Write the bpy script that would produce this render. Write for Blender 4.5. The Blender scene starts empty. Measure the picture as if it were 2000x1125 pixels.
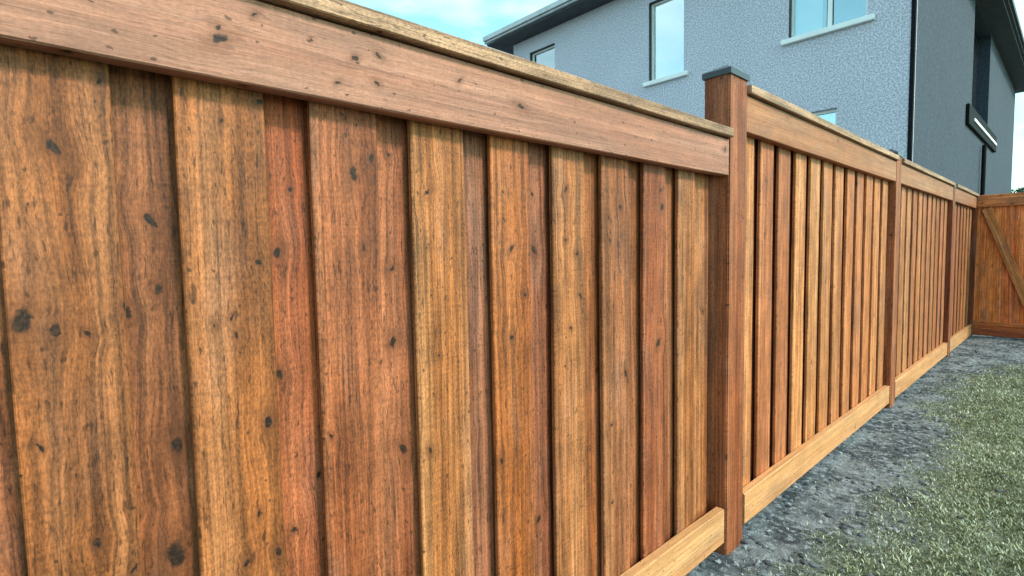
import bpy, bmesh, math, random
from mathutils import Matrix, Vector, noise
random.seed(7)
S = bpy.context.scene
C = S.collection

# ------------------------------------------------------------------ camera
cam = bpy.data.cameras.new('camera'); co = bpy.data.objects.new('camera', cam); C.objects.link(co)
cam.sensor_width = 36.0; cam.lens = 1021.59 / 2000 * 36.0
cam.clip_start = 0.02; cam.clip_end = 3000
r = Vector((0.6780115, 0.73482542, -0.018221)); u = Vector((-0.0360377, 0.05798991, 0.9976665)); f = Vector((-0.73416734, 0.67577272, -0.06579925))
H = 1.30
co.matrix_world = Matrix(((r.x, u.x, -f.x, 0), (r.y, u.y, -f.y, 0), (r.z, u.z, -f.z, H), (0, 0, 0, 1)))
S.camera = co

# ------------------------------------------------------------------ sky, sun, exposure
SUN_EL, SUN_AZ = math.radians(40), math.atan2(0.93, 0.28)     # azimuth measured from +Y towards +X
sd = Vector((math.sin(SUN_AZ) * math.cos(SUN_EL), math.cos(SUN_AZ) * math.cos(SUN_EL), math.sin(SUN_EL)))
W = bpy.data.worlds.new('World'); S.world = W; W.use_nodes = True
nt = W.node_tree; nt.nodes.clear()
def wn(t): return nt.nodes.new(t)
out = wn('ShaderNodeOutputWorld'); bg = wn('ShaderNodeBackground'); sky = wn('ShaderNodeTexSky')
sky.sky_type = 'NISHITA'; sky.sun_disc = False; sky.sun_elevation = SUN_EL; sky.sun_rotation = SUN_AZ
sky.air_density = 1.0; sky.dust_density = 1.5; sky.ozone_density = 1.0
tc = wn('ShaderNodeTexCoord'); mp = wn('ShaderNodeMapping'); mp.inputs['Scale'].default_value = (1, 1, 2.6)
nz = wn('ShaderNodeTexNoise'); nz.inputs['Scale'].default_value = 2.3; nz.inputs['Detail'].default_value = 7; nz.inputs['Roughness'].default_value = .55
cr = wn('ShaderNodeValToRGB'); cr.color_ramp.elements[0].position = .46; cr.color_ramp.elements[1].position = .76
cr.color_ramp.elements[0].color = (.06, .06, .06, 1); cr.color_ramp.elements[1].color = (.97, .97, .97, 1)
mx = wn('ShaderNodeMix'); mx.data_type = 'RGBA'; mx.inputs['B'].default_value = (6.2, 7.0, 7.2, 1)
tint = wn('ShaderNodeMix'); tint.data_type = 'RGBA'; tint.blend_type = 'MULTIPLY'; tint.inputs[0].default_value = 1; tint.inputs['B'].default_value = (.86, 1.42, 1.16, 1)
nt.links.new(tc.outputs['Generated'], mp.inputs[0]); nt.links.new(mp.outputs[0], nz.inputs[0]); nt.links.new(nz.outputs['Fac'], cr.inputs[0])
nt.links.new(sky.outputs[0], tint.inputs['A']); nt.links.new(tint.outputs['Result'], mx.inputs['A']); nt.links.new(cr.outputs[0], mx.inputs[0])
nt.links.new(mx.outputs['Result'], bg.inputs[0]); nt.links.new(bg.outputs[0], out.inputs[0]); bg.inputs[1].default_value = .14
sl = bpy.data.lights.new('sun', 'SUN'); so = bpy.data.objects.new('sun', sl); C.objects.link(so)
sl.energy = 1.8; sl.angle = math.radians(9); sl.color = (1, .93, .83)
so.rotation_euler = (-sd).to_track_quat('-Z', 'Y').to_euler()
S.view_settings.view_transform = 'Standard'; S.view_settings.look = 'None'; S.view_settings.gamma = 1
S.view_settings.use_curve_mapping = False; S.view_settings.exposure = 1.12

# ------------------------------------------------------------------ helpers
def tag(o, label=None, cat=None, group=None, kind=None):
    if label: o['label'] = label
    if cat: o['category'] = cat
    if group: o['group'] = group
    if kind: o['kind'] = kind
    return o
def empty(name, loc=(0, 0, 0)):
    o = bpy.data.objects.new(name, None); C.objects.link(o); o.location = loc; o.empty_display_size = .2; return o
def link(name, me, mat, parent=None, loc=None, rot=None):
    o = bpy.data.objects.new(name, me); C.objects.link(o)
    if mat and not me.materials: me.materials.append(mat)
    if loc is not None: o.location = loc
    if rot is not None: o.rotation_euler = rot
    if parent:
        o.parent = parent
        if loc is not None: o.location = Vector(loc) - parent_loc(parent)
    return o
def parent_loc(p):
    v = Vector(p.location)
    return v + (parent_loc(p.parent) if p.parent else Vector())
def mesh_from_bm(bm, name):
    me = bpy.data.meshes.new(name); bm.normal_update(); bm.to_mesh(me); bm.free(); return me
def bm_box(bm, a, b):
    x0, y0, z0 = a; x1, y1, z1 = b
    v = [bm.verts.new(c) for c in ((x0,y0,z0),(x1,y0,z0),(x1,y1,z0),(x0,y1,z0),(x0,y0,z1),(x1,y0,z1),(x1,y1,z1),(x0,y1,z1))]
    for q in ((0,3,2,1),(4,5,6,7),(0,1,5,4),(1,2,6,5),(2,3,7,6),(3,0,4,7)): bm.faces.new([v[i] for i in q])
def box_part(name, a, b, mat, parent=None, bevel=0.0):
    """box given in world coordinates; origin at its centre of base"""
    o_ = Vector(((a[0]+b[0])/2, (a[1]+b[1])/2, min(a[2], b[2])))
    bm = bmesh.new(); lo = [min(p, q) for p, q in zip(a, b)]; hi = [max(p, q) for p, q in zip(a, b)]
    bm_box(bm, [lo[i]-o_[i] for i in range(3)], [hi[i]-o_[i] for i in range(3)])
    if bevel: bmesh.ops.bevel(bm, geom=bm.edges[:], offset=bevel, segments=2, affect='EDGES')
    return link(name, mesh_from_bm(bm, name), mat, parent, o_)

class NB:
    """small node builder"""
    def __init__(s, name):
        s.m = bpy.data.materials.new(name); s.m.use_nodes = True; s.t = s.m.node_tree; s.t.nodes.clear()
        s.o = s.n('ShaderNodeOutputMaterial'); s.b = s.n('ShaderNodeBsdfPrincipled'); s.l(s.b.outputs[0], s.o.inputs[0])
    def n(s, t, **k):
        x = s.t.nodes.new(t)
        for a, v in k.items(): setattr(x, a, v)
        return x
    def l(s, a, b): s.t.links.new(a, b)
    def setin(s, i, v):
        if isinstance(v, bpy.types.NodeSocket): s.l(v, i)
        else: i.default_value = v
    def math(s, op, a, b=None, c=None, clamp=False):
        x = s.n('ShaderNodeMath', operation=op); x.use_clamp = clamp
        s.setin(x.inputs[0], a)
        if b is not None: s.setin(x.inputs[1], b)
        if c is not None: s.setin(x.inputs[2], c)
        return x.outputs[0]
    def vec(s, a, b, c=0.0):
        x = s.n('ShaderNodeCombineXYZ')
        for i, v in enumerate((a, b, c)): s.setin(x.inputs[i], v)
        return x.outputs[0]
    def noise(s, v, scale=1, detail=3, rough=.55, dist=0):
        x = s.n('ShaderNodeTexNoise'); s.l(v, x.inputs['Vector']); x.inputs['Scale'].default_value = scale
        x.inputs['Detail'].default_value = detail; x.inputs['Roughness'].default_value = rough; x.inputs['Distortion'].default_value = dist
        return x.outputs['Fac']
    def ss(s, v, a, b, o0=0., o1=1.):
        x = s.n('ShaderNodeMapRange', interpolation_type='SMOOTHSTEP'); s.setin(x.inputs[0], v)
        for i, q in enumerate((a, b, o0, o1)): s.setin(x.inputs[i+1], q)
        return x.outputs[0]
    def mix(s, fac, a, b, mode='MIX'):
        x = s.n('ShaderNodeMix', data_type='RGBA', blend_type=mode); s.setin(x.inputs[0], fac)
        s.setin(x.inputs['A'], a); s.setin(x.inputs['B'], b); return x.outputs['Result']
    def bump(s, h, strength=.3, dist=.002):
        x = s.n('ShaderNodeBump'); x.inputs['Strength'].default_value = strength; x.inputs['Distance'].default_value = dist
        s.l(h, x.inputs['Height']); s.l(x.outputs[0], s.b.inputs['Normal'])

def simple(name, col, rough=.6, var=.12, scale=8, bump=0, spec=.3, metal=0):
    n = NB(name); t = n.n('ShaderNodeTexCoord'); f1 = n.noise(t.outputs['Object'], scale, 5)
    c0 = tuple(c*(1-var) for c in col) + (1,); c1 = tuple(min(1, c*(1+var)) for c in col) + (1,)
    n.l(n.mix(n.ss(f1, .3, .7), c0, c1), n.b.inputs['Base Color']); n.b.inputs['Roughness'].default_value = rough
    n.b.inputs['Specular IOR Level'].default_value = spec; n.b.inputs['Metallic'].default_value = metal
    if bump: n.bump(n.noise(t.outputs['Object'], scale*6, 4), bump, .004)
    return n.m

NK = 9
def wood_material(name, explicit=True, knotty=.5, rough_sawn=.5, contrast=1.0):
    """cedar: grain along local Z, board tone from the object's colour, knots from the object's own list plus scattered ones"""
    n = NB(name); t = n.n('ShaderNodeTexCoord'); oi = n.n('ShaderNodeObjectInfo')
    sp = n.n('ShaderNodeSeparateXYZ'); n.l(t.outputs['Object'], sp.inputs[0])
    U = n.math('ADD', sp.outputs[0], n.math('MULTIPLY', sp.outputs[1], 1.0)); V = sp.outputs[2]
    rnd = oi.outputs['Random']; s1 = n.math('MULTIPLY', rnd, 57.3); s2 = n.math('MULTIPLY', rnd, 213.7)
    warp = None; kmask = None; halo = None
    def add_knot(du, dv, rad, h1, h2):
        nonlocal warp, kmask, halo
        sl_ = n.math('MULTIPLY', n.math('SUBTRACT', n.math('FRACT', n.math('MULTIPLY', h1, 91.7)), .5), 1.7)
        asp = n.math('ADD', n.math('MULTIPLY', n.math('FRACT', n.math('MULTIPLY', h2, 57.3)), 1.1), .25)
        dw = n.math('ADD', dv, n.math('MULTIPLY', du, sl_))
        d = n.math('SQRT', n.math('ADD', n.math('MULTIPLY', du, du), n.math('MULTIPLY', n.math('MULTIPLY', dw, dw), asp)))
        q = n.math('DIVIDE', d, n.math('ADD', rad, 1e-5))
        m = n.ss(q, .46, .80, 1., 0.)
        g = n.math('EXPONENT', n.math('MULTIPLY', n.math('MULTIPLY', q, q), -.09))
        w = n.math('MULTIPLY', n.math('MULTIPLY', du, g), .55)
        h = n.math('EXPONENT', n.math('MULTIPLY', n.math('MULTIPLY', q, q), -.30))
        warp = w if warp is None else n.math('ADD', warp, w)
        kmask = m if kmask is None else n.math('MAXIMUM', kmask, m)
        halo = h if halo is None else n.math('MAXIMUM', halo, h)
    # irregular knot outlines
    jx = n.math('MULTIPLY', n.math('SUBTRACT', n.noise(n.vec(n.math('MULTIPLY', U, 110), n.math('MULTIPLY', V, 80), s1), 1, 3), .5), .014)
    jy = n.math('MULTIPLY', n.math('SUBTRACT', n.noise(n.vec(n.math('MULTIPLY', U, 85), n.math('MULTIPLY', V, 65), s2), 1, 3), .5), .018)
    Uj = n.math('ADD', U, jx); Vj = n.math('ADD', V, jy)
    if explicit:
        for i in range(NK):
            a = n.n('ShaderNodeAttribute', attribute_type='OBJECT', attribute_name='k%d' % i)
            s = n.n('ShaderNodeSeparateXYZ'); n.l(a.outputs['Vector'], s.inputs[0])
            add_knot(n.math('SUBTRACT', Uj, s.outputs[0]), n.math('SUBTRACT', Vj, s.outputs[1]), s.outputs[2], s.outputs[0], s.outputs[1])
    su, sv = 8.0, 3.4
    vv = n.vec(n.math('ADD', n.math('MULTIPLY', Uj, su), s1), n.math('ADD', n.math('MULTIPLY', Vj, sv), s2))
    vo = n.n('ShaderNodeTexVoronoi', voronoi_dimensions='2D'); n.l(vv, vo.inputs['Vector']); vo.inputs['Scale'].default_value = 1
    pv = n.n('ShaderNodeSeparateXYZ'); n.l(vo.outputs['Position'], pv.inputs[0])
    vs = n.n('ShaderNodeSeparateXYZ'); n.l(vv, vs.inputs[0]); vc = n.n('ShaderNodeSeparateColor'); n.l(vo.outputs['Color'], vc.inputs[0])
    du = n.math('DIVIDE', n.math('SUBTRACT', vs.outputs[0], pv.outputs[0]), su); dv = n.math('DIVIDE', n.math('SUBTRACT', vs.outputs[1], pv.outputs[1]), sv)
    rad = n.math('MULTIPLY', n.math('GREATER_THAN', vc.outputs[0], 1-knotty), n.math('ADD', n.math('MULTIPLY', vc.outputs[1], .007), .003))
    add_knot(du, dv, rad, vc.outputs[2], vc.outputs[1])
    # pin knots and worm holes
    vv2 = n.vec(n.math('ADD', n.math('MULTIPLY', Uj, 30), s2), n.math('ADD', n.math('MULTIPLY', Vj, 13), s1))
    v2 = n.n('ShaderNodeTexVoronoi', voronoi_dimensions='2D'); n.l(vv2, v2.inputs['Vector']); v2.inputs['Scale'].default_value = 1
    p2 = n.n('ShaderNodeSeparateXYZ'); n.l(v2.outputs['Position'], p2.inputs[0]); q2 = n.n('ShaderNodeSeparateXYZ'); n.l(vv2, q2.inputs[0])
    c2 = n.n('ShaderNodeSeparateColor'); n.l(v2.outputs['Color'], c2.inputs[0])
    du2 = n.math('DIVIDE', n.math('SUBTRACT', q2.outputs[0], p2.outputs[0]), 30); dv2 = n.math('DIVIDE', n.math('SUBTRACT', q2.outputs[1], p2.outputs[1]), 13)
    r2 = n.math('MULTIPLY', n.math('GREATER_THAN', c2.outputs[0], .50), n.math('ADD', n.math('MULTIPLY', c2.outputs[1], .0022), .0012))
    d2 = n.math('SQRT', n.math('ADD', n.math('MULTIPLY', du2, du2), n.math('MULTIPLY', n.math('MULTIPLY', dv2, dv2), .35)))
    pin = n.ss(n.math('DIVIDE', d2, n.math('ADD', r2, 1e-5)), .6, 1.2, 1., 0.)
    # grain
    wav = n.math('MULTIPLY', n.math('SUBTRACT', n.noise(n.vec(n.math('MULTIPLY', U, 3), n.math('MULTIPLY', V, .9), s1), 1, 2), .5), .016)
    G = n.math('ADD', n.math('SUBTRACT', U, warp), wav)
    fibre = n.noise(n.vec(n.math('MULTIPLY', G, 260), n.math('MULTIPLY', V, 5.), s1), 1, 4, .6)
    streak = n.noise(n.vec(n.math('MULTIPLY', G, 75), n.math('MULTIPLY', V, 1.3), s2), 1, 3, .55)
    broad = n.noise(n.vec(n.math('MULTIPLY', G, 17), n.math('MULTIPLY', V, .8), s2), 1, 2, .5)
    ringh = n.math('ADD', n.math('MULTIPLY', n.noise(n.vec(n.math('MULTIPLY', G, 8), n.math('MULTIPLY', V, .75), s1), 1, 1, .4), 11), n.math('MULTIPLY', G, 22))
    ring = n.math('PINGPONG', ringh, .5); ring = n.ss(ring, .02, .38)
    blot = n.noise(n.vec(n.math('MULTIPLY', U, 14), n.math('MULTIPLY', V, 6), s1), 1, 4, .6)
    saw = n.noise(n.vec(n.math('MULTIPLY', U, 12), n.math('MULTIPLY', V, 190), s2), 1, 2, .5)
    speck = n.noise(n.vec(n.math('MULTIPLY', U, 330), n.math('MULTIPLY', V, 120), s1), 1, 3, .7)
    # heartwood / sapwood boundary, flecks and weathered patches
    off = n.math('MULTIPLY', n.math('SUBTRACT', n.math('FRACT', n.math('MULTIPLY', rnd, 17.31)), .5), .16)
    heart = n.ss(n.math('SUBTRACT', n.math('ADD', G, n.math('MULTIPLY', n.math('SUBTRACT', streak, .5), .006)), off), -.003, .003)
    fleck = n.ss(n.noise(n.vec(n.math('MULTIPLY', G, 170), n.math('MULTIPLY', V, 26), s2), 1, 2, .5), .60, .70)
    patch = n.ss(n.noise(n.vec(n.math('MULTIPLY', U, 7), n.math('MULTIPLY', V, 2.1), s1), 1, 3, .55), .50, .70)
    base = n.mix(n.math('MULTIPLY', heart, .30), oi.outputs['Color'], n.mix(1.0, oi.outputs['Color'], (.74, .56, .48, 1), 'MULTIPLY'))
    base = n.mix(n.math('MULTIPLY', patch, .34), base, n.mix(.75, base, (.165, .105, .085, 1)))
    hsv = n.n('ShaderNodeHueSaturation'); n.l(base, hsv.inputs['Color'])
    n.l(n.math('ADD', .492, n.math('MULTIPLY', n.math('SUBTRACT', broad, .5), -.012)), hsv.inputs['Hue'])
    n.l(n.ss(broad, .3, .7, 1.0, 1.06), hsv.inputs['Saturation'])
    val = n.math('ADD', n.ss(streak, .32, .68, .70, 1.24), n.math('MULTIPLY', n.math('SUBTRACT', fibre, .5), .9))
    val = n.math('MULTIPLY', val, n.ss(ring, 0, 1, .95, 1.03)); val = n.math('MULTIPLY', val, n.ss(broad, .28, .72, 1.10, .86))
    val = n.math('MULTIPLY', val, n.ss(blot, .28, .72, .82, 1.18)); val = n.math('MULTIPLY', val, n.ss(saw, .3, .7, 1-.14*rough_sawn, 1+.10*rough_sawn))
    val = n.math('MULTIPLY', val, n.ss(speck, .32, .68, .74, 1.24)); val = n.math('MAXIMUM', n.math('ADD', n.math('MULTIPLY', n.math('SUBTRACT', val, 1.0), contrast), 1.0), .12)
    lines = n.ss(n.math('ABSOLUTE', n.math('SUBTRACT', n.noise(n.vec(n.math('MULTIPLY', G, 70), n.math('MULTIPLY', V, .7), s1), 1, 1, .4), .5)), 0., .035, 1-.26*contrast, 1.)
    val = n.math('MULTIPLY', val, lines)
    val = n.math('MULTIPLY', val, n.ss(fleck, 0, 1, 1.0, 1-.42*contrast))
    n.l(val, hsv.inputs['Value'])
    col = n.mix(n.math('MULTIPLY', halo, .62), hsv.outputs[0], (.105, .030, .010, 1))
    col = n.mix(n.math('MULTIPLY', pin, .75), col, (.045, .016, .006, 1))
    kc = n.mix(n.ss(n.noise(n.vec(n.math('MULTIPLY', Uj, 160), n.math('MULTIPLY', Vj, 160), s1), 1, 3), .42, .66), (.007, .004, .003, 1), (.045, .018, .009, 1))
    col = n.mix(n.math('MULTIPLY', kmask, .95), col, kc)
    n.l(col, n.b.inputs['Base Color'])
    n.b.inputs['Roughness'].default_value = .62; n.b.inputs['Specular IOR Level'].default_value = .28
    hgt = n.math('ADD', n.noise(n.vec(n.math('MULTIPLY', U, 210), n.math('MULTIPLY', V, 4.5), s1), 1, 2, .6), n.math('MULTIPLY', n.noise(n.vec(n.math('MULTIPLY', U, 12), n.math('MULTIPLY', V, 190), s2), 1, 1), .35*rough_sawn))
    n.bump(hgt, .55, .0022)
    return n.m

M_BOARD = wood_material('cedar_board', True, .30, .5, 1.3)
M_WOOD = wood_material('cedar_plain', False, .42, .5, 1.15)
M_TRIM = wood_material('cedar_trim', True, .16, .5, .55)
M_CAP = simple('post_cap_metal', (.022, .022, .028), .38, .15, 30, 0, .5)
def stucco(name, c0, c1, scale=40):
    n = NB(name); t = n.n('ShaderNodeTexCoord'); a = n.noise(t.outputs['Object'], scale, 4, .65); b = n.noise(t.outputs['Object'], .8, 4); v = n.n('ShaderNodeTexVoronoi')
    n.l(t.outputs['Object'], v.inputs['Vector']); v.inputs['Scale'].default_value = scale*1.2
    c = n.mix(n.ss(a, .40, .62), c0 + (1,), c1 + (1,)); c = n.mix(n.ss(b, .3, .75, 0, .16), c, tuple(x*.72 for x in c0) + (1,))
    n.l(c, n.b.inputs['Base Color']); n.b.inputs['Roughness'].default_value = .85; n.b.inputs['Specular IOR Level'].default_value = .2
    n.bump(n.math('ADD', a, n.math('MULTIPLY', v.outputs['Distance'], .6)), .45, .012); return n.m
M_STUCCO = stucco('grey_stucco', (.40, .385, .46), (.76, .72, .80))
M_SIDE = stucco('shaded_stucco', (.040, .050, .072), (.062, .075, .100), 20)  # darker copy of the stucco; the side's shade is put into the colour
M_WHITE = simple('white_trim', (.86, .86, .85), .5, .05, 6)
M_DARK = simple('dark_frame', (.008, .009, .011), .75, .2, 10, 0, .08)
M_REVEAL_SHADE = simple('reveal_shade', (.045, .055, .06), .6, .1, 6)  # dark colour painting the shade inside the window reveals
M_SOFFIT = simple('dark_soffit', (.05, .055, .062), .6, .2, 5)
M_FASCIA = simple('grey_fascia', (.55, .57, .58), .5, .12, 5)
M_BLIND = simple('white_blind', (.90, .89, .86), .8, .03, 3)
def roof_mat():
    n = NB('roof_shingle'); t = n.n('ShaderNodeTexCoord'); b = n.n('ShaderNodeTexBrick'); n.l(t.outputs['Object'], b.inputs['Vector']); b.inputs['Scale'].default_value = 2.5
    b.inputs['Color1'].default_value = (.05, .05, .055, 1); b.inputs['Color2'].default_value = (.09, .09, .095, 1); b.inputs['Mortar'].default_value = (.02, .02, .02, 1)
    n.l(b.outputs['Color'], n.b.inputs['Base Color']); n.b.inputs['Roughness'].default_value = .9; return n.m
M_ROOF = roof_mat()
def glass_mat():
    n = NB('window_glass'); n.t.nodes.remove(n.b)
    g = n.n('ShaderNodeBsdfGlossy'); g.inputs['Roughness'].default_value = .02; g.inputs['Color'].default_value = (.93, 1, 1, 1)
    tr = n.n('ShaderNodeBsdfTransparent'); tr.inputs['Color'].default_value = (.97, .99, .99, 1); mxs = n.n('ShaderNodeMixShader')
    fr = n.n('ShaderNodeFresnel'); fr.inputs['IOR'].default_value = 1.5
    n.l(n.math('ADD', n.math('MULTIPLY', fr.outputs[0], .9), .34, clamp=True), mxs.inputs[0]); n.l(tr.outputs[0], mxs.inputs[1]); n.l(g.outputs[0], mxs.inputs[2]); n.l(mxs.outputs[0], n.o.inputs[0]); return n.m
M_GLASS = glass_mat()

# ------------------------------------------------------------------ ground
LAWN = [(-50, -.62), (1.5, -.62), (2.56, -.61), (3.2, -.57), (4.06, -.50), (5.2, -.72), (6.4, -.74), (7.0, -.62), (7.8, -.32), (9.0, .1), (12, .3), (500, .3)]
def lawn_edge(y):
    for (a, xa), (b, xb) in zip(LAWN, LAWN[1:]):
        if a <= y <= b: return xa + (xb-xa)*(y-a)/(b-a)
    return -.6
def gz(x, y):
    base = -.03 + .05*min(1, max(0, (y-2)/6))
    if abs(x) > 12 or abs(y) > 30: return base - .02
    d = .016*noise.noise(Vector((x*2.3, y*2.3, 1))) + .012*noise.noise(Vector((x*7, y*7, 3))) + .007*noise.noise(Vector((x*19, y*19, 7)))
    return base + d
def lawn_amt(x, y):
    e = lawn_edge(y) + .0 + .22*noise.noise(Vector((x*2.2, y*2.2, 9))) + .10*noise.noise(Vector((x*6, y*6, 4)))
    return max(0, min(1, (x - e)/.34 + .5))
def axis(fine0, fine1, step, far):
    a = []; v = fine0
    while v <= fine1 + 1e-6: a.append(v); v += step
    s = step*2; lo = fine0; hi = fine1; L = []; R_ = []
    while hi < far: hi += s; lo -= s; R_.append(hi); L.append(lo); s *= 1.5
    return L[::-1] + a + R_
gx = axis(-1.5, 1.2, .025, 900); gy = axis(1.3, 10.2, .025, 900)
verts = [(x, y, gz(x, y)) for y in gy for x in gx]; nx = len(gx)
faces = [(j*nx+i, j*nx+i+1, (j+1)*nx+i+1, (j+1)*nx+i) for j in range(len(gy)-1) for i in range(nx-1)]
me = bpy.data.meshes.new('ground'); me.from_pydata(verts, [], faces); me.update()
at = me.attributes.new('lawn', 'FLOAT', 'POINT'); at.data.foreach_set('value', [lawn_amt(v[0], v[1]) for v in verts])
for p_ in me.polygons: p_.use_smooth = True
def ground_mat():
    n = NB('packed_soil'); t = n.n('ShaderNodeTexCoord'); P = t.outputs['Object']
    a = n.noise(P, 3.2, 6, .68); b = n.noise(P, 28, 5, .7); c = n.noise(P, 110, 3, .7)
    col = n.mix(n.ss(a, .40, .60), (.046, .052, .060, 1), (.165, .175, .185, 1)); col = n.mix(n.ss(b, .50, .64, 0, .8), col, (.30, .315, .345, 1))
    col = n.mix(n.ss(b, .33, .45, .85, 0), col, (.030, .036, .042, 1)); col = n.mix(n.ss(c, .55, .8, 0, .4), col, (.30, .31, .31, 1))
    g = n.n('ShaderNodeAttribute', attribute_name='lawn')
    col = n.mix(n.math('MULTIPLY', g.outputs['Fac'], .8), col, n.mix(n.ss(b, .3, .7), (.06, .075, .038, 1), (.16, .17, .10, 1)))
    n.l(col, n.b.inputs['Base Color']); n.b.inputs['Roughness'].default_value = .92; n.b.inputs['Specular IOR Level'].default_value = .15
    n.bump(n.math('ADD', b, n.math('MULTIPLY', c, .5)), .9, .02); return n.m
tag(link('ground', me, ground_mat()), kind='structure')

# grass blades
def blade_mat():
    n = NB('grass_blade'); g = n.n('ShaderNodeNewGeometry'); t = n.n('ShaderNodeTexCoord'); rm = n.n('ShaderNodeValToRGB'); e = rm.color_ramp.elements
    e[0].position = 0; e[0].color = (.06, .09, .03, 1); e[1].position = 1; e[1].color = (.80, .80, .66, 1)
    x = e.new(.42); x.color = (.22, .228, .105, 1); x = e.new(.70); x.color = (.42, .445, .30, 1)
    pn = n.noise(t.outputs['Object'], 3.0, 3)
    n.l(n.math('ADD', n.math('MULTIPLY', g.outputs['Random Per Island'], .82), n.math('MULTIPLY', n.math('SUBTRACT', pn, .42), .8), clamp=True), rm.inputs[0])
    n.l(rm.outputs[0], n.b.inputs['Base Color']); n.b.inputs['Roughness'].default_value = .55; n.b.inputs['Specular IOR Level'].default_value = .35
    n.b.inputs['Subsurface Weight'].default_value = 0; return n.m
rg = random.Random(3); gv = []; gf = []
def blade(x, y, h, w):
    z = gz(x, y) - .003; a = rg.random()*6.283; ln = h*rg.uniform(.25, 1.1); b = rg.random()*6.283
    ca, sa = math.cos(a)*w, math.sin(a)*w; lx, ly = math.cos(b)*ln, math.sin(b)*ln; i = len(gv)
    gv.extend(((x-ca, y-sa, z), (x+ca, y+sa, z), (x+lx*.4+ca*.8, y+ly*.4+sa*.8, z+h*.62), (x+lx*.4-ca*.8, y+ly*.4-sa*.8, z+h*.62), (x+lx, y+ly, z+h*.9)))
    gf.extend(((i, i+1, i+2, i+3), (i+3, i+2, i+4)))
def sow(n, x0, x1, y0, y1, w0):
    for _ in range(n):
        x = rg.uniform(x0, x1); y = rg.uniform(y0, y1); q = lawn_amt(x, y)
        cl = .5 + .9*noise.noise(Vector((x*11, y*11, 2)))
        if rg.random() > q*max(.12, min(1, cl+.25)) and rg.random() > .03: continue
        blade(x, y, rg.uniform(.008, .024)*(.6+.4*q), w0*rg.uniform(.8, 1.9))
sow(150000, -1.0, .35, 1.7, 6.0, .0017); sow(45000, -1.0, .5, 6.0, 9.7, .0022); sow(40000, .35, 3.0, 1.0, 9.7, .003)
me = bpy.data.meshes.new('grass'); me.from_pydata(gv, [], gf); me.update()
tag(link('grass', me, blade_mat()), 'short sparse pale green lawn grass beside the bare soil strip', 'grass', kind='stuff')

# clods and pebbles on the soil strip
pv, pf = [], []; rp = random.Random(5)
b0 = bmesh.new(); bmesh.ops.create_icosphere(b0, subdivisions=1, radius=1); b0.verts.ensure_lookup_table()
IV = [v.co.copy() for v in b0.verts]; IF = [[v.index for v in fc.verts] for fc in b0.faces]; b0.free()
for k in range(5200):
    y = rp.uniform(1.6, 9.6); x = rp.uniform(-1.06, -.15 if y < 7.5 else .4)
    if lawn_amt(x, y) > .6 and rp.random() > .12: continue
    s = .0022 + .015*rp.random()**4; z = gz(x, y) + s*.15; i = len(pv); a = rp.random()*6.28; sx, sy, sz = s*rp.uniform(.8, 1.7), s*rp.uniform(.7, 1.1), s*rp.uniform(.45, .8)
    for v in IV:
        q = 1 + .25*noise.noise(v*1.7 + Vector((k, 0, 0))); X, Y = v.x*sx*q, v.y*sy*q
        pv.append((x + X*math.cos(a) - Y*math.sin(a), y + X*math.sin(a) + Y*math.cos(a), z + v.z*sz*q))
    pf.extend([[i+t for t in fc] for fc in IF])
me = bpy.data.meshes.new('soil_clods'); me.from_pydata(pv, [], pf); me.update()
def clod_mat():
    n = NB('soil_clod'); g = n.n('ShaderNodeNewGeometry'); rm = n.n('ShaderNodeValToRGB'); e = rm.color_ramp.elements
    e[0].color = (.035, .04, .045, 1); e[1].color = (.26, .27, .29, 1); x = e.new(.7); x.color = (.09, .10, .115, 1)
    n.l(g.outputs['Random Per Island'], rm.inputs[0]); n.l(rm.outputs[0], n.b.inputs['Base Color']); n.b.inputs['Roughness'].default_value = .9; return n.m
tag(link('soil_clods', me, clod_mat()), 'grey soil clods and pebbles scattered along the foot of the fence', 'soil', kind='stuff')

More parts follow.
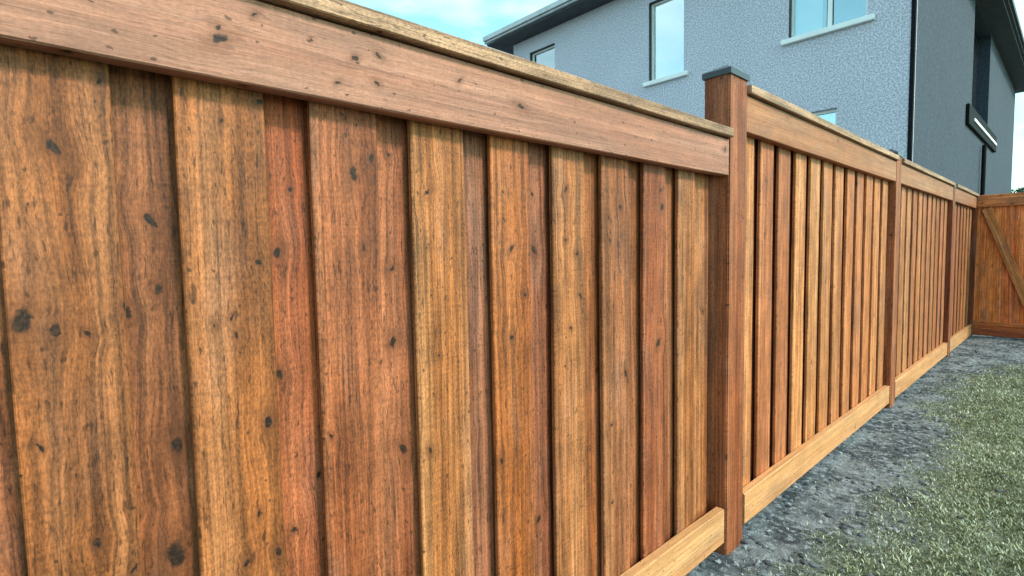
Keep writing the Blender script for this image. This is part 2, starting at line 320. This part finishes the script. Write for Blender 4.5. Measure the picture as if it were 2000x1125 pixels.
# ------------------------------------------------------------------ house behind the fence
SC = 1.1667
def hx(v): return v*SC
def hz(v): return 1.3 + (v-1.3)*SC
YF = 8.222*SC; XR = -1.5*SC; XL = -8.74*SC; YB = 22.2*SC; ZT = hz(5.93)
house = tag(empty('house', ((XL+XR)/2, YF, -.05)), 'two-storey grey stucco house with white window sills behind the fence', 'house')
def wall_with_openings(name, a0, a1, z0, z1, ops, to3, thick, mat):
    us = sorted({a0, a1, *[o[0] for o in ops], *[o[1] for o in ops]}); zs = sorted({z0, z1, *[o[2] for o in ops], *[o[3] for o in ops]})
    bm = bmesh.new(); cell = {}
    for i in range(len(us)-1):
        for j in range(len(zs)-1):
            cu, cz = (us[i]+us[i+1])/2, (zs[j]+zs[j+1])/2
            cell[i, j] = not any(o[0] < cu < o[1] and o[2] < cz < o[3] for o in ops)
    def q(*pts): bm.faces.new([bm.verts.new(to3(*p)) for p in pts])
    for (i, j), s in cell.items():
        if not s: continue
        u0, u1, w0, w1 = us[i], us[i+1], zs[j], zs[j+1]
        q((u0, 0, w0), (u1, 0, w0), (u1, 0, w1), (u0, 0, w1)); q((u0, thick, w0), (u0, thick, w1), (u1, thick, w1), (u1, thick, w0))
        if not cell.get((i-1, j)): q((u0, 0, w0), (u0, 0, w1), (u0, thick, w1), (u0, thick, w0))
        if not cell.get((i+1, j)): q((u1, 0, w0), (u1, thick, w0), (u1, thick, w1), (u1, 0, w1))
        if not cell.get((i, j-1)): q((u0, 0, w0), (u0, thick, w0), (u1, thick, w0), (u1, 0, w0))
        if not cell.get((i, j+1)): q((u0, 0, w1), (u1, 0, w1), (u1, thick, w1), (u0, thick, w1))
    bmesh.ops.remove_doubles(bm, verts=bm.verts[:], dist=1e-4); bmesh.ops.recalc_face_normals(bm, faces=bm.faces[:])
    hl = parent_loc(house)
    bmesh.ops.translate(bm, verts=bm.verts[:], vec=-hl)
    return link(name, mesh_from_bm(bm, name), mat, house)
FW = [(hx(-5.27), hx(-4.60), hz(4.27), hz(5.62)), (hx(-2.96), hx(-1.99), hz(4.30), hz(5.62)), (hx(-8.23), hx(-7.50), hz(4.27), hz(5.62)), (hx(-3.05), hx(-2.32), hz(2.15), hz(3.21))]
wall_with_openings('front_wall', XL, XR, -.05, ZT, FW, lambda a, d, z: Vector((a, YF + d, z)), .22, M_STUCCO)
SO = [(15.55, 18.5, hz(3.95), hz(5.89))]
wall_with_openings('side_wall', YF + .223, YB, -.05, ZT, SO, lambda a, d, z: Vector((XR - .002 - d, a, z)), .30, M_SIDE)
box_part('left_wall', (XL + .002, YF + .223, -.05), (XL + .22, YB, ZT), M_STUCCO, house)
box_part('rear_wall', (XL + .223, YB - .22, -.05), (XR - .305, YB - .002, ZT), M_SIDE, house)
box_part('upper_floor', (XL + .23, YF + .9, 3.3), (XR - .31, YB - .3, 3.55), M_WHITE, house)
box_part('corner_trim', (XR - .03, YF - .012, -.05), (XR + .022, YF + .07, ZT - .002), M_DARK, house)
def frame_mesh(w, h, t, d, mull=()):
    bm = bmesh.new()
    bm_box(bm, (0, 0, 0), (t, d, h)); bm_box(bm, (w-t, 0, 0), (w, d, h)); bm_box(bm, (t, 0, 0), (w-t, d, t)); bm_box(bm, (t, 0, h-t), (w-t, d, h))
    for m in mull: bm_box(bm, (m-t*.7, .002, t), (m+t*.7, d-.002, h-t))
    return mesh_from_bm(bm, 'window')
def window(x0, x1, z0, z1, mull=(), sill=True, blind=(0., 1.), fm=M_WHITE, shade_strips=True):
    y = YF + .085; w, h = x1-x0, z1-z0
    wo = link('window', frame_mesh(w, h, .045, .06, [m*w for m in mull]), fm, house, (x0, y, z0))
    cuts = [0, *mull, 1]
    for a, b in zip(cuts, cuts[1:]): box_part('pane', (x0 + a*w + .05, y + .03, z0 + .048), (x0 + b*w - .05, y + .036, z1 - .048), M_GLASS, wo)
    b_ = box_part('blind', (x0 + blind[0]*w + .05, y + .045, z0 + .05), (x0 + blind[1]*w - .05, y + .052, z1 - .05), M_BLIND, wo)
    if shade_strips: box_part('jamb_shade', (x0 + .001, YF + .006, z0 + .001), (x0 + .016, y - .001, z1 - .001), M_REVEAL_SHADE, wo)  # thin dark strips added on left reveal and head to stand for shade
    if shade_strips: box_part('head_shade', (x0 + .017, YF + .006, z1 - .016), (x1 - .001, y - .001, z1 - .001), M_REVEAL_SHADE, wo)
    if sill: box_part('sill', (x0 - .10, YF - .075, z0 - .085), (x1 + .10, YF - .0015, z0 - .004), M_WHITE, wo, .006)
window(*FW[0]); window(*FW[1], mull=(.52,), blind=(.02, .46)); window(*FW[2]); window(*FW[3], shade_strips=False)
# tall dark side window, canopy and downpipe
y0, y1, z0, z1 = SO[0]
wo = box_part('window', (XR - .30, y0 + .01, z0 + .01), (XR - .25, y1 - .01, z1 - .01), M_DARK, house)
for k in range(3): box_part('pane', (XR - .246, y0 + .08 + k*.96, z0 + .08), (XR - .240, y0 + .94 + k*.96, z1 - .08), simple('dark_glass', (.02, .025, .03), .05, .1, 3, 0, .6), wo)
cp = box_part('canopy', (XR - .001, 14.75, hz(3.50)), (XR + .06, 20.0, hz(3.86)), M_DARK, house, .01)
box_part('fascia_strip', (XR + .061, 15.4, hz(3.63)), (XR + .085, 19.8, hz(3.68)), M_WHITE, cp)
bm = bmesh.new(); bmesh.ops.create_cone(bm, cap_ends=True, segments=12, radius1=.045, radius2=.045, depth=2.9)
link('downpipe', mesh_from_bm(bm, 'downpipe'), M_DARK, house, (XR + .07, 17.3, hz(3.4) - 1.47))
# eaves and hip roof
OV, OS = .52, .42; EZ = ZT
ex0, ex1, ey0, ey1 = XL - OV, XR + OS, YF - OV, YB + OV
rf = None
bm = bmesh.new(); rise = 2.9; inset = (ex1-ex0)/2
vb = [(ex0, ey0), (ex1, ey0), (ex1, ey1), (ex0, ey1)]; g = .13
lo = [bm.verts.new((x, y, EZ + .22)) for x, y in vb]; t0 = bm.verts.new(((ex0+ex1)/2, ey0 + inset, EZ + .22 + rise)); t1 = bm.verts.new(((ex0+ex1)/2, ey1 - inset, EZ + .22 + rise))
for fc in ((lo[0], lo[1], t0), (lo[1], lo[2], t1, t0), (lo[2], lo[3], t1), (lo[3], lo[0], t0, t1), (lo[3], lo[2], lo[1], lo[0])): bm.faces.new(fc)
bmesh.ops.translate(bm, verts=bm.verts[:], vec=-parent_loc(house)); rf = link('roof', mesh_from_bm(bm, 'roof'), M_ROOF, house, parent_loc(house))
box_part('soffit', (ex0 + .03, ey0 + .03, EZ + .003), (ex1 - .03, ey1 - .03, EZ + .05), M_SOFFIT, rf)
def gutter(a, b, nrm):
    """three stepped boards: gutter lip, gutter, fascia"""
    bm = bmesh.new(); a = Vector(a); b = Vector(b); n_ = Vector(nrm)
    for o0, o1, h0, h1 in ((0, .028, .051, .217), (.028, .11, .10, .125), (.085, .11, .125, .205), (.028, .05, .125, .205), (.028, .06, .052, .085)):
        p, q = a + n_*o0, b + n_*o1
        lo_ = [min(p[i], q[i]) for i in range(3)]; hi_ = [max(p[i], q[i]) for i in range(3)]
        bm_box(bm, (lo_[0], lo_[1], EZ + h0), (hi_[0], hi_[1], EZ + h1))
    bmesh.ops.translate(bm, verts=bm.verts[:], vec=-parent_loc(house)); link('gutter', mesh_from_bm(bm, 'gutter'), M_FASCIA if nrm[1] else M_SOFFIT, rf, parent_loc(house))
gutter((ex0, ey0 + .028, 0), (ex1, ey0 + .028, 0), (0, -1, 0)); gutter((ex1 - .028, ey0, 0), (ex1 - .028, ey1, 0), (1, 0, 0))

# ------------------------------------------------------------------ long wooden fence
def lin(c): return tuple(((v/255+.055)/1.055)**2.4 if v > 10 else v/3294 for v in c)
GAIN = 0.68
MEAN = (178,124,80)
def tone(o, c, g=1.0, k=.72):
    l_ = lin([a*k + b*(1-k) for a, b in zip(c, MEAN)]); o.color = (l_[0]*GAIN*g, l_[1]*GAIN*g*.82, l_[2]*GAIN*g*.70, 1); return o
rb = random.Random(11)
def plank(name, w, t, L, seed, seg=9, wob=.0025, bev=.0025, bow=.002):
    """one sawn board: width on X, thickness on Y (face at -Y), grain on Z; edges eased and a little uneven"""
    rr = random.Random(seed); bm = bmesh.new(); rings = []; x0 = rr.random()*50
    for k in range(seg+1):
        z = L*k/seg; a = -w/2 + wob*noise.noise(Vector((x0, z*2.1, 0))); b = w/2 + wob*noise.noise(Vector((x0+9, z*2.3, 0))); y = bow*noise.noise(Vector((x0+20, z*1.2, 0)))
        f0, f1 = -t/2 + y, t/2 + y
        if k in (0, seg): a += bev*.5; b -= bev*.5
        rings.append([bm.verts.new(c) for c in ((a+bev, f0, z), (b-bev, f0, z), (b, f0+bev, z), (b, f1-bev, z), (b-bev, f1, z), (a+bev, f1, z), (a, f1-bev, z), (a, f0+bev, z))])
    for p, q in zip(rings, rings[1:]):
        for i in range(8): bm.faces.new((p[i], p[(i+1) % 8], q[(i+1) % 8], q[i]))
    bm.faces.new(rings[0][::-1]); bm.faces.new(rings[-1])
    return mesh_from_bm(bm, name)
KN = [(0.037,1.468,.013),(0.155,1.367,.015),(0.162,1.251,.009),(-0.014,1.214,.018),(0.022,1.196,.009),(0.059,1.189,.007),(0.173,0.973,.014),(0.161,0.779,.02),(0.054,0.855,.008),(0.387,1.434,.005),(0.315,1.294,.008),(0.356,1.311,.012),(0.264,1.194,.006),(0.237,1.182,.005),(0.271,1.16,.006),(0.35,1.07,.012),(0.319,0.986,.01),(0.367,0.745,.009),(0.266,0.73,.008),(0.326,0.727,.009),(0.332,1.588,.008),(0.265,1.545,.005),(0.511,1.474,.012),(0.577,1.502,.009),(0.528,1.317,.007),(0.607,1.102,.012),(0.438,0.931,.007),(0.624,0.845,.016),(0.491,1.59,.005),(0.694,1.447,.009),(0.821,1.25,.008),(0.816,1.471,.007),(0.681,0.832,.008),(0.96,1.314,.011),(1.069,1.31,.013),(0.954,1.071,.011),(1.181,1.486,.01),(1.23,1.296,.01),(1.245,1.165,.01),(1.197,1.072,.007),(1.066,1.469,.007),(1.073,0.508,.013),(1.454,1.446,.011),(1.392,1.41,.008),(1.705,1.458,.014),(1.681,0.962,.019),(1.479,0.882,.011),(1.698,1.518,.009),(1.399,0.723,.01),(2.071,1.04,.011),(0.908,0.741,.008),(0.821,0.807,.009)]
KR = [(0.26,1.672,.014),(0.257,1.690,.007),(0.317,1.728,.006),(0.503,1.695,.008),(0.558,1.715,.007),(0.466,1.64,.006),(0.552,1.657,.006),(0.766,1.706,.006),(0.965,1.681,.009),(1.478,1.677,.013),(1.254,1.706,.01),(1.734,1.684,.011)]
XFB, XBB = -1.048, -1.0755          # centre planes of the front boards and the back boards
FT = .016
fence = tag(empty('wooden_fence', (-1.06, 4.4, -.02)), 'long stained cedar fence of overlapping boards with posts and top rail', 'fence')
cache = {}
def board(y0, y1, z0, z1, x, col, front, key=None, uniq=False, g=1.0):
    w = y1 - y0; k = (round(w, 3), round(z1-z0, 3), key)
    if uniq or k not in cache: cache[k] = plank('board', w, FT, z1-z0, rb.random()*1000)
    o = link('board', cache[k], M_BOARD if uniq else M_WOOD, fence, (x, (y0+y1)/2, z0), (rb.uniform(-.0012, .0012), 0, math.pi/2 + rb.uniform(-.006, .006)))
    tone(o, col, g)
    if uniq:
        kk = [q for q in KN if y0 <= q[0] < y1 and (front or not any(a <= q[0] < b for a, b in FR1))]
        for i, q in enumerate(kk[:NK]): o['k%d' % i] = (q[0]-(y0+y1)/2 - FT/2*1.0, q[1]-z0, q[2])
    return o
# first bay
E1 = [-.72, -.49, -.26, -.028, .193, .423, .653, .892, 1.123, 1.356, 1.588, 1.825]
W1 = [.140, .142, .140, .138, .146, .145, .153, .140, .142, .146, .144, .128]
FR1 = [(a, a+w) for a, w in zip(E1, W1)]
CF = [(160,112,74), (165,115,75), (150,95,62), (160,112,72), (180,128,82), (182,126,90), (202,152,100), (186,124,72), (200,150,104), (170,124,88), (170,114,82), (180,130,84)]
CB = [(160,110,75), (160,110,75), (150,100,66), (156,112,80), (180,112,74), (182,126,92), (150,106,86), (152,106,86), (182,130,88), (172,122,84), (166,116,82), (184,134,88)]
for i, (a, b) in enumerate(FR1):
    board(a, b, .06, 1.665, XFB, CF[i], True, i, True)
    nxt = E1[i+1] if i+1 < len(E1) else 2.115
    board(b - .028, nxt + (.085 if i+1 < len(E1) else 0), .062 + rb.uniform(0, .004), 1.660, XBB, CB[i], False, 100+i, True)
# further bays: alternating front and back boards
PAL = [(206,156,106), (200,150,100), (190,136,94), (212,164,112), (196,140,98), (188,134,88), (208,156,112), (198,142,90), (190,132,94)]
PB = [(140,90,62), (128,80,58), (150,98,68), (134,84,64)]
POSTS = [-.86, 2.155, 5.035, 7.735, 9.70]; PW = .165
def bay(ya, yb, zt, n, g, w):
    gap = (yb - ya)/n
    for i in range(n):
        a = ya + gap*i + (gap-w)/2*.6
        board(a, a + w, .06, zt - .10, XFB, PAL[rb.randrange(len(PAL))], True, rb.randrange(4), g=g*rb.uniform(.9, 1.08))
        b0_, b1_ = a + w - .025, min(a + gap + .115, yb - .004)
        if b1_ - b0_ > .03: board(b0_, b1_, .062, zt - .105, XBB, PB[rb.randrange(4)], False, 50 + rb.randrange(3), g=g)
    a0 = ya + (gap-w)/2*.6
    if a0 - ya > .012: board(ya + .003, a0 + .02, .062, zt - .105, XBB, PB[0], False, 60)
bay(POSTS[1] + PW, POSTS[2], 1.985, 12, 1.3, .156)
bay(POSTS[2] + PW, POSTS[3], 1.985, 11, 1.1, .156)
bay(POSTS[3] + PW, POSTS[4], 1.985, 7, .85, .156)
# rails: local Z runs along the fence
def rail(name, x0, x1, y0, y1, z0, z1, col, mat, knots=(), g=1.0, par=None):
    t, h, L = x1-x0, z1-z0, y1-y0
    # X = height, Y = thickness, Z = length ; rotate so Z -> +Y, face(-Y) -> +X
    o = link(name, plank(name, h, t, L, rb.random()*999, 10, .002, .003, .0015), mat, par or fence, ((x0+x1)/2, y0, (z0+z1)/2))
    R3 = Matrix(((0, -1, 0), (0, 0, 1), (-1, 0, 0)))     # columns: images of X, Y, Z
    o.rotation_euler = R3.to_euler(); tone(o, col, g, .95)
    for i, q in enumerate(knots): o['k%d' % i] = (-(q[1]-(z0+z1)/2) - t/2, q[0]-y0, q[2])
    return o
RC = (196,156,138); CC = (200,176,150); BC = (238,198,146)
for i in range(4):
    ya, yb = POSTS[i] + PW + .002, POSTS[i+1] - .002
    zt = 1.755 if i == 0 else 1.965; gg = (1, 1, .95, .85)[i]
    # the first rail is two lengths butted together
    if i == 0: rail('top_rail', -1.038, -1.000, ya, yb, zt-.150, zt, RC, M_TRIM, KR[:NK])
    else: rail('top_rail', -1.038, -1.000, ya, yb, zt-.158, zt, (190,146,108), M_TRIM, (), gg)
    rail('back_rail', -1.1305, -1.086, ya, yb, zt-.148, zt, (150,110,84), M_WOOD)
    cap = rail('cap_rail', -1.160, -.980, ya - .0, yb, zt + .003, zt + .041, CC, M_WOOD, (), gg)
    rail('bottom_rail', -1.038, -1.000, ya + .02, yb - .012, .040 - (.01 if i == 0 else 0), .185, BC, M_TRIM, (), gg)
    rail('back_rail', -1.1305, -1.086, ya, yb, .06, .20, (150,110,84), M_WOOD)
# posts with pyramid caps
def post_mesh(dx, dy, h):
    bm = bmesh.new(); bm_box(bm, (-dy/2, -dx/2, 0), (dy/2, dx/2, h)); bmesh.ops.bevel(bm, geom=[e for e in bm.edges if abs(e.verts[0].co.z-e.verts[1].co.z) > .5], offset=.005, segments=2, affect='EDGES'); return mesh_from_bm(bm, 'post')
def cap_mesh(dx, dy):
    bm = bmesh.new(); e = .007; a, b = dy/2+e, dx/2+e
    lv = [[(-a, -b), (a, -b), (a, b), (-a, b)]]; zs = [(-.016, 1), (.008, 1), (.046, .10)]
    rs = [[bm.verts.new((x*s, y*s, z)) for x, y in lv[0]] for z, s in zs]
    for p, q in zip(rs, rs[1:]):
        for i in range(4): bm.faces.new((p[i], p[(i+1) % 4], q[(i+1) % 4], q[i]))
    bm.faces.new(rs[0][::-1]); bm.faces.new(rs[-1]); return mesh_from_bm(bm, 'post_cap')
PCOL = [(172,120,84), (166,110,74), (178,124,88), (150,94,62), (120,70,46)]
for i, y in enumerate(POSTS):
    top = (1.98, 2.036, 2.028, 2.01, 2.00)[i]
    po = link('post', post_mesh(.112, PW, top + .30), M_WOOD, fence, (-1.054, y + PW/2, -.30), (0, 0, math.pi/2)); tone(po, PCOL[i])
    cp_ = bpy.data.objects.new('post_cap', cap_mesh(.112, PW)); C.objects.link(cp_); cp_.data.materials.append(M_CAP); cp_.parent = po; cp_.location = (0, 0, top + .30 + .001)
    if i >= 3: po.scale.z = .985

# ------------------------------------------------------------------ gate across the far end
YG = 9.80
gate = tag(empty('wooden_gate', (-.5, YG, 0)), 'reddish cedar gate with diagonal brace closing the far end of the yard', 'gate')
def gplank(name, w, t, L, loc, col, ang=0., g=1.0, horiz=False):
    o = link(name, plank(name, w, t, L, rb.random()*999, 6), M_WOOD, gate, loc); o.rotation_euler = (0, math.pi/2 + ang if horiz else ang, 0); tone(o, col, g); return o
GC = [(186,122,66), (190,128,70), (176,110,62), (196,130,76), (182,116,66)]
gx0, gx1 = -1.003, .16
k = 0; x = gx0 + .072
while x < gx1 - .03:
    gplank('board', .1405, .018, 1.74, (x, YG + .03, .13), GC[k % 5], g=2.3); x += .141; k += 1
gplank('top_rail', .17, .036, gx1-gx0, (gx0, YG, 1.905), (206,140,86), horiz=True, g=1.5)
gplank('bottom_rail', .10, .036, gx1-gx0, (gx0, YG, .175), (188,120,70), horiz=True, g=1.5)
gplank('kick_board', .096, .03, gx1-gx0, (gx0, YG - .012, .080), (150,84,54), horiz=True, g=1.5)
p0 = Vector((-.90, 1.80)); p1 = Vector((-.36, .235)); dd = p0 - p1
gplank('brace', .105, .034, dd.length, (p1.x, YG - .002, p1.y), (196,150,96), math.atan2(dd.x, dd.y), 1.5)
hp = bmesh.new(); bm_box(hp, (-.03, -.006, -.05), (.03, .006, .05)); bm_box(hp, (-.02, -.05, -.012), (.02, -.006, .012))
link('latch', mesh_from_bm(hp, 'latch'), M_CAP, gate, (gx1 - .06, YG - .026, 1.1))
gp = tag(link('gate_post', post_mesh(.11, .11, 2.35), M_WOOD, None, (gx1 + .07, YG + .01, -.3)), 'square cedar post beside the gate latch', 'post'); tone(gp, (160,104,70))
# ------------------------------------------------------------------ dark evergreen beyond the houses
tree = tag(empty('evergreen_tree', (-1.1, 34, -.05)), 'dark green bushy tree beyond the far end of the house', 'tree')
bm = bmesh.new(); bmesh.ops.create_cone(bm, cap_ends=True, segments=10, radius1=.22, radius2=.06, depth=4.2); link('trunk', mesh_from_bm(bm, 'trunk'), simple('bark', (.06, .045, .035), .9), tree, (-1.1, 34, 2.0))
tv, tf = [], []; rt = random.Random(9)
for _ in range(5200):
    v = Vector((rt.gauss(0, 1), rt.gauss(0, 1), rt.gauss(0, 1))).normalized()*rt.uniform(.55, 1)**.5; n0 = .75 + .5*noise.noise(v*2.4)
    p = Vector((v.x*1.7*n0, v.y*1.7*n0, 2.9 + v.z*1.9*n0)); s = rt.uniform(.06, .14); a = Vector((rt.gauss(0, 1), rt.gauss(0, 1), rt.gauss(0, 1))).normalized(); b = a.orthogonal().normalized(); i = len(tv)
    tv.extend((p - a*s, p + b*s*.5, p + a*s, p - b*s*.5)); tf.append((i, i+1, i+2, i+3))
me = bpy.data.meshes.new('crown'); me.from_pydata([tuple(v) for v in tv], [], tf); me.update(); link('crown', me, simple('dark_foliage', (.035, .06, .035), .7, .4, 3), tree, (-1.1, 34, 0))

S.render.engine = 'CYCLES'
